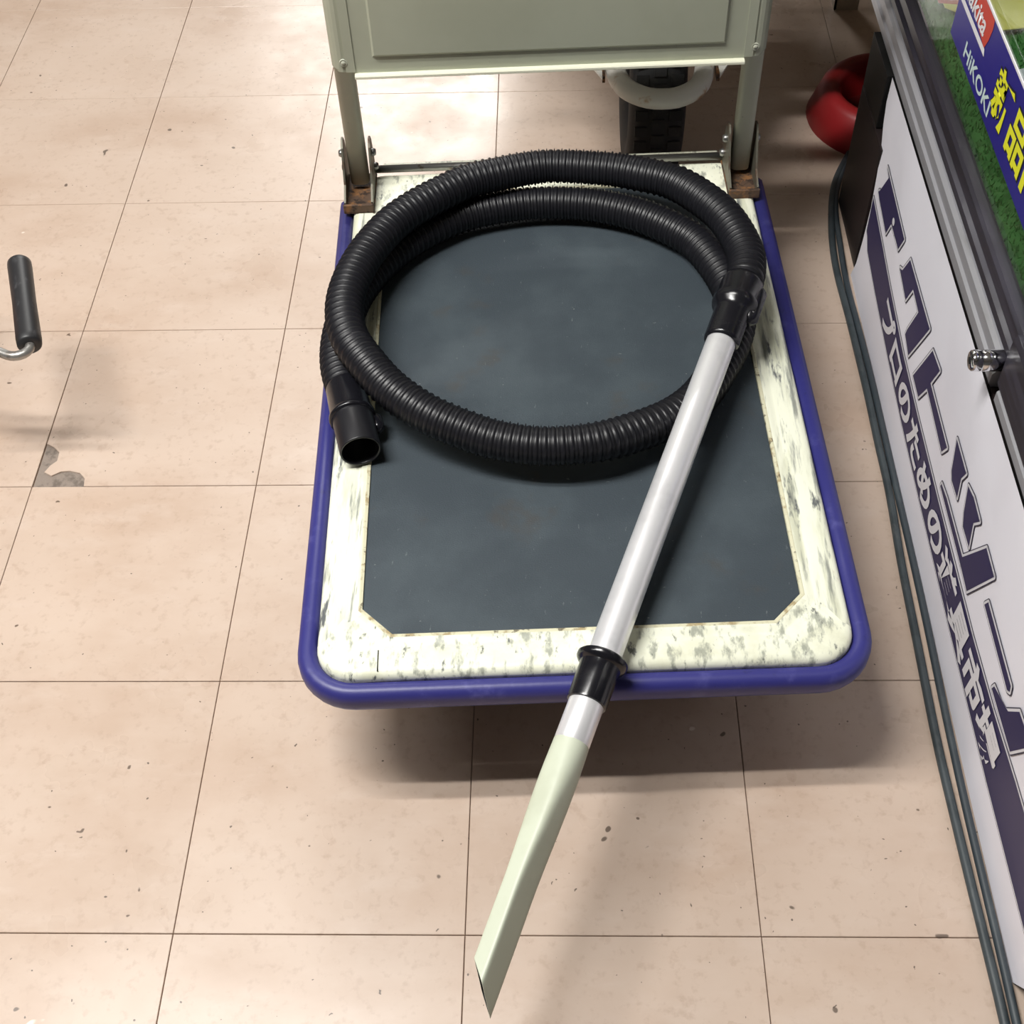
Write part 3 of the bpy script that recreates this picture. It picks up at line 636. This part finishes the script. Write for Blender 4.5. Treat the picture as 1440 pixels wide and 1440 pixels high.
obj('tool_body', MB().tube([(1.05, 1.07, 0.392), (1.06, 1.05, 0.395), (1.10, 0.96, 0.398), (1.13, 0.90, 0.395)], [0.02, 0.034, 0.036, 0.026], 16).make(P2), tool2_m, p2, smooth=True)
obj('tool_battery', bevel(MB().box(1.13, 1.20, 0.90, 1.0, 0.362, 0.41).make(P2), 0.006), tool_m, p2)

# ------------------------------------------------------------------ cables on the floor by the banner
C1 = [(0.90, 1.33, 0.0053), (0.868, 1.262, 0.0053), (0.851, 1.205, 0.0053), (0.8362, 1.1063, 0.0053), (0.8318, 1.0223, 0.0053), (0.8348, 0.9271, 0.0053), (0.8365, 0.8375, 0.0053), (0.8375, 0.7601, 0.0053), (0.8370, 0.6738, 0.0053), (0.8374, 0.5866, 0.0053), (0.8329, 0.4712, 0.0053), (0.8311, 0.3554, 0.0053), (0.829, 0.2224, 0.0053), (0.8305, 0.1278, 0.0053), (0.8325, 0.0407, 0.0053), (0.8345, -0.0326, 0.0053), (0.8355, -0.0877, 0.0053), (0.836, -0.25, 0.0053), (0.84, -0.6, 0.0053)]
pth, _ = smooth_path(C1, 0.012)
tag(obj('power_cable', MB().tube(pth, 0.0052, 12).make(), cable_m, smooth=True), 'grey cable on the floor, the strand nearer the trolley', 'cable')
C2 = [(0.91, 1.345, 0.0046), (0.874, 1.264, 0.0046), (0.8535, 1.19, 0.0046), (0.8462, 1.083, 0.0046), (0.8432, 0.9921, 0.0046), (0.8462, 0.8836, 0.0046), (0.8478, 0.7826, 0.0046), (0.8478, 0.7015, 0.0046), (0.848, 0.6003, 0.0046), (0.8482, 0.4726, 0.0046), (0.8475, 0.3667, 0.0046), (0.8462, 0.2882, 0.0046), (0.8455, 0.2235, 0.0046), (0.8452, 0.1538, 0.0046), (0.8458, 0.0803, 0.0046), (0.8466, 0.0116, 0.0046), (0.8472, -0.0529, 0.0046), (0.8475, -0.25, 0.0046), (0.853, -0.6, 0.0046)]
pth, _ = smooth_path(C2, 0.012)
tag(obj('power_cable', MB().tube(pth, 0.0045, 12).make(), cable2_m, smooth=True), 'grey cable tucked against the foot of the banner', 'cable')

# ------------------------------------------------------------------ wheelbarrow behind the trolley
WB = (0.556, 1.315, 0)
wb = thing('wheelbarrow', 'one-wheeled barrow with black tyre and white tube wheel guard behind the trolley panel', 'wheelbarrow', WB)
R_ = 0.18
tp = [(0.105, -0.030), (0.125, -0.040), (0.150, -0.0425), (0.168, -0.038), (0.176, -0.028), (0.1795, -0.014), (0.18, 0), (0.1795, 0.014), (0.176, 0.028), (0.168, 0.038), (0.150, 0.0425), (0.125, 0.040), (0.105, 0.030)]
ty = obj('tyre', MB().lathe(tp, (0, 0, R_), (1, 0, 0), 56, close=True).make(), tyre_m, wb, smooth=True)
tb = MB()
for k in range(44):
    a = 2 * math.pi * k / 44
    for xx, sh in ((-0.025, 0), (0.0, 0.5), (0.025, 0)):
        aa2 = a + sh * 2 * math.pi / 44; rr0 = 0.1775 if xx else 0.179
        c = Vector((xx, -math.cos(aa2) * (rr0 + 0.0015), R_ + math.sin(aa2) * (rr0 + 0.0015)))
        u_ = Vector((1, 0, 0)); w_ = Vector((0, math.sin(aa2), math.cos(aa2))); n_ = Vector((0, -math.cos(aa2), math.sin(aa2)))
        vs = [c + u_ * (0.009 * sx) + w_ * (0.0075 * sy) + n_ * (0.0022 * sz) for sx, sy, sz in ((-1, -1, -1), (1, -1, -1), (1, 1, -1), (-1, 1, -1), (-1, -1, 1), (1, -1, 1), (1, 1, 1), (-1, 1, 1))]
        tb.add(vs, [(4, 5, 6, 7), (0, 1, 5, 4), (1, 2, 6, 5), (2, 3, 7, 6), (3, 0, 4, 7)])
tag(obj('tread_blocks', tb.make(), tyre_m, ty), kind='stuff')
obj('wheel_hub', MB().lathe([(0.001, -0.03), (0.03, -0.03), (0.035, -0.012), (0.104, -0.02), (0.106, 0), (0.104, 0.02), (0.035, 0.012), (0.03, 0.03), (0.001, 0.03)], (0, 0, R_), (1, 0, 0), 32).make(), tray_m, wb, smooth=True)
gp, _ = smooth_path([(0.066, 0.30, 0.30), (0.066, 0.10, 0.275), (0.066, -0.10, 0.263), (0.064, -0.15, 0.262), (0.052, -0.192, 0.262), (0.025, -0.216, 0.262), (0.0, -0.221, 0.262), (-0.025, -0.216, 0.262), (-0.052, -0.192, 0.262), (-0.064, -0.15, 0.262), (-0.066, -0.10, 0.263), (-0.066, 0.10, 0.275), (-0.066, 0.30, 0.30)], 0.01)
obj('wheel_guard', MB().tube(gp, 0.0145, 16).make(), guard_m, wb, smooth=True)
for s in (-1, 1):
    v = [(s * 0.0835, -0.172, 0.262), (s * 0.0835, 0.06, 0.272), (s * 0.185, 0.06, 0.285), (s * 0.112, -0.115, 0.266)]
    v2 = [(a, b, c + 0.003) for a, b, c in v]
    obj('guard_gusset', mesh(v + v2, [(0, 1, 2, 3), (7, 6, 5, 4), (0, 1, 5, 4), (1, 2, 6, 5), (2, 3, 7, 6), (3, 0, 4, 7)]), guard_m, wb)
    obj('gusset_edge', MB().box(s * 0.0815 - 0.002, s * 0.0815 + 0.002, -0.172, 0.06, 0.258, 0.267).make(), rust_m, wb)
    obj('fork_plate', MB().box(s * 0.054 - 0.002, s * 0.054 + 0.002, -0.012, 0.012, 0.15, 0.285).make(), zinc_m, wb)
    obj('push_bar', MB().tube([(s * 0.066, 0.29, 0.30), (s * 0.10, 0.60, 0.335), (s * 0.18, 0.98, 0.345), (s * 0.26, 1.35, 0.62)], 0.015, 12).make(), guard_m, wb, smooth=True)
    obj('rear_leg', MB().tube([(s * 0.17, 0.72, 0.362), (s * 0.19, 0.74, 0.0)], 0.012, 10).make(), guard_m, wb, smooth=True)
tr = MB(); tr.loops([rrect(-0.325, 0.305, -0.12, 1.02, 0.12, 0.58), rrect(-0.32, 0.30, -0.115, 1.015, 0.116, 0.58), rrect(-0.24, 0.24, 0.22, 0.92, 0.10, 0.365), rrect(-0.244, 0.244, 0.216, 0.924, 0.10, 0.36), rrect(-0.325, 0.305, -0.12, 1.02, 0.12, 0.577)])
tr.add(rrect(-0.24, 0.24, 0.22, 0.92, 0.10, 0.365), [tuple(range(36))])
obj('tray', tr.make(), tray_m, wb)

# red base and rack beyond the counter
RB = (0.968, 1.425, 0)
rb = thing('round_stand', 'round red plastic stand with open centre on floor past the black cabinet', 'stand', RB)
obj('stand_body', MB().lathe([(0.128, 0.0), (0.130, 0.004), (0.112, 0.055), (0.104, 0.062), (0.094, 0.064), (0.084, 0.060), (0.078, 0.050), (0.074, 0.006), (0.072, 0.0)], (0, 0, 0), (0, 0, 1), 48).make(), red_plastic_m, rb, smooth=True)
obj('stand_floor', MB().lathe([(0.0001, 0.003), (0.073, 0.003)], (0, 0, 0), (0, 0, 1), 32).make(), M('dark_red_plastic', srgb(96, 20, 20), 0.5), rb)
RK = (1.0, 1.9, 0)
rk = thing('storage_rack', 'pale steel storage rack whose leg foot shows beyond the black counter', 'rack', RK)
for (x, y) in ((0.935, 1.775), (1.62, 1.775), (0.935, 2.3), (1.62, 2.3)):
    obj('rack_leg', MB().box(x, x + 0.045, y, y + 0.004, 0, 1.7).box(x, x + 0.004, y, y + 0.04, 0, 1.7).make(RK), rack_m, rk)
for z in (0.42, 0.9, 1.4):
    obj('rack_shelf', MB().box(0.93, 1.70, 1.77, 2.32, z, z + 0.03).make(RK), rack_m, rk)

obj('rack_light_block', MB().box(0.93, 1.70, 2.325, 2.335, 0.05, 1.7).make(RK), rack_m, rk)  # unseen back, added to keep light of the far lamps off the floor
# ------------------------------------------------------------------ crank handle at the left edge
HW = (-0.60, 0.70, 0)
hw = thing('hand_winch', 'black rubber crank grip on bent grey steel rod at the left edge', 'winch', HW)
g0, g1 = Vector((-0.314, 0.834, 0.2)), Vector((-0.2585, 0.673, 0.2)); gd = (g1 - g0).normalized(); gl = (g1 - g0).length
obj('grip', MB().lathe([(0.006, 0.0), (0.0135, 0.001), (0.0155, 0.004), (0.0158, 0.012), (0.0150, gl * 0.5), (0.0158, gl - 0.012), (0.0152, gl - 0.003), (0.013, gl), (0.006, gl)], g0, gd, 24).make(HW), grip_m, hw, smooth=True)
cp, _ = smooth_path([g0 + gd * -0.004, g0 + gd * gl * 0.5, g1 + gd * -0.01, g1 + gd * 0.004, (-0.2625, 0.6585, 0.2), (-0.276, 0.6545, 0.2), (-0.292, 0.6610, 0.2005), (-0.315, 0.670, 0.204), (-0.36, 0.681, 0.21), (-0.42, 0.692, 0.216), (-0.50, 0.70, 0.22)], 0.005)
obj('crank_rod', MB().tube(cp, 0.0062, 12).make(HW), rod_m, hw, smooth=True)
obj('crank_hub', MB().lathe([(0.0001, -0.02), (0.016, -0.02), (0.018, -0.015), (0.018, 0.02), (0.0001, 0.021)], (-0.325, 0.672, 0.188), (0.2, -1, 0), 18).make(HW), olive_m, hw, smooth=True)
obj('winch_body', bevel(MB().box(-0.74, -0.48, 0.60, 0.86, 0.10, 0.28).make(HW), 0.01), orange_m, hw)
obj('winch_base', bevel(MB().box(-0.78, -0.46, 0.58, 0.88, 0.0, 0.10).make(HW), 0.004), tray_m, hw)
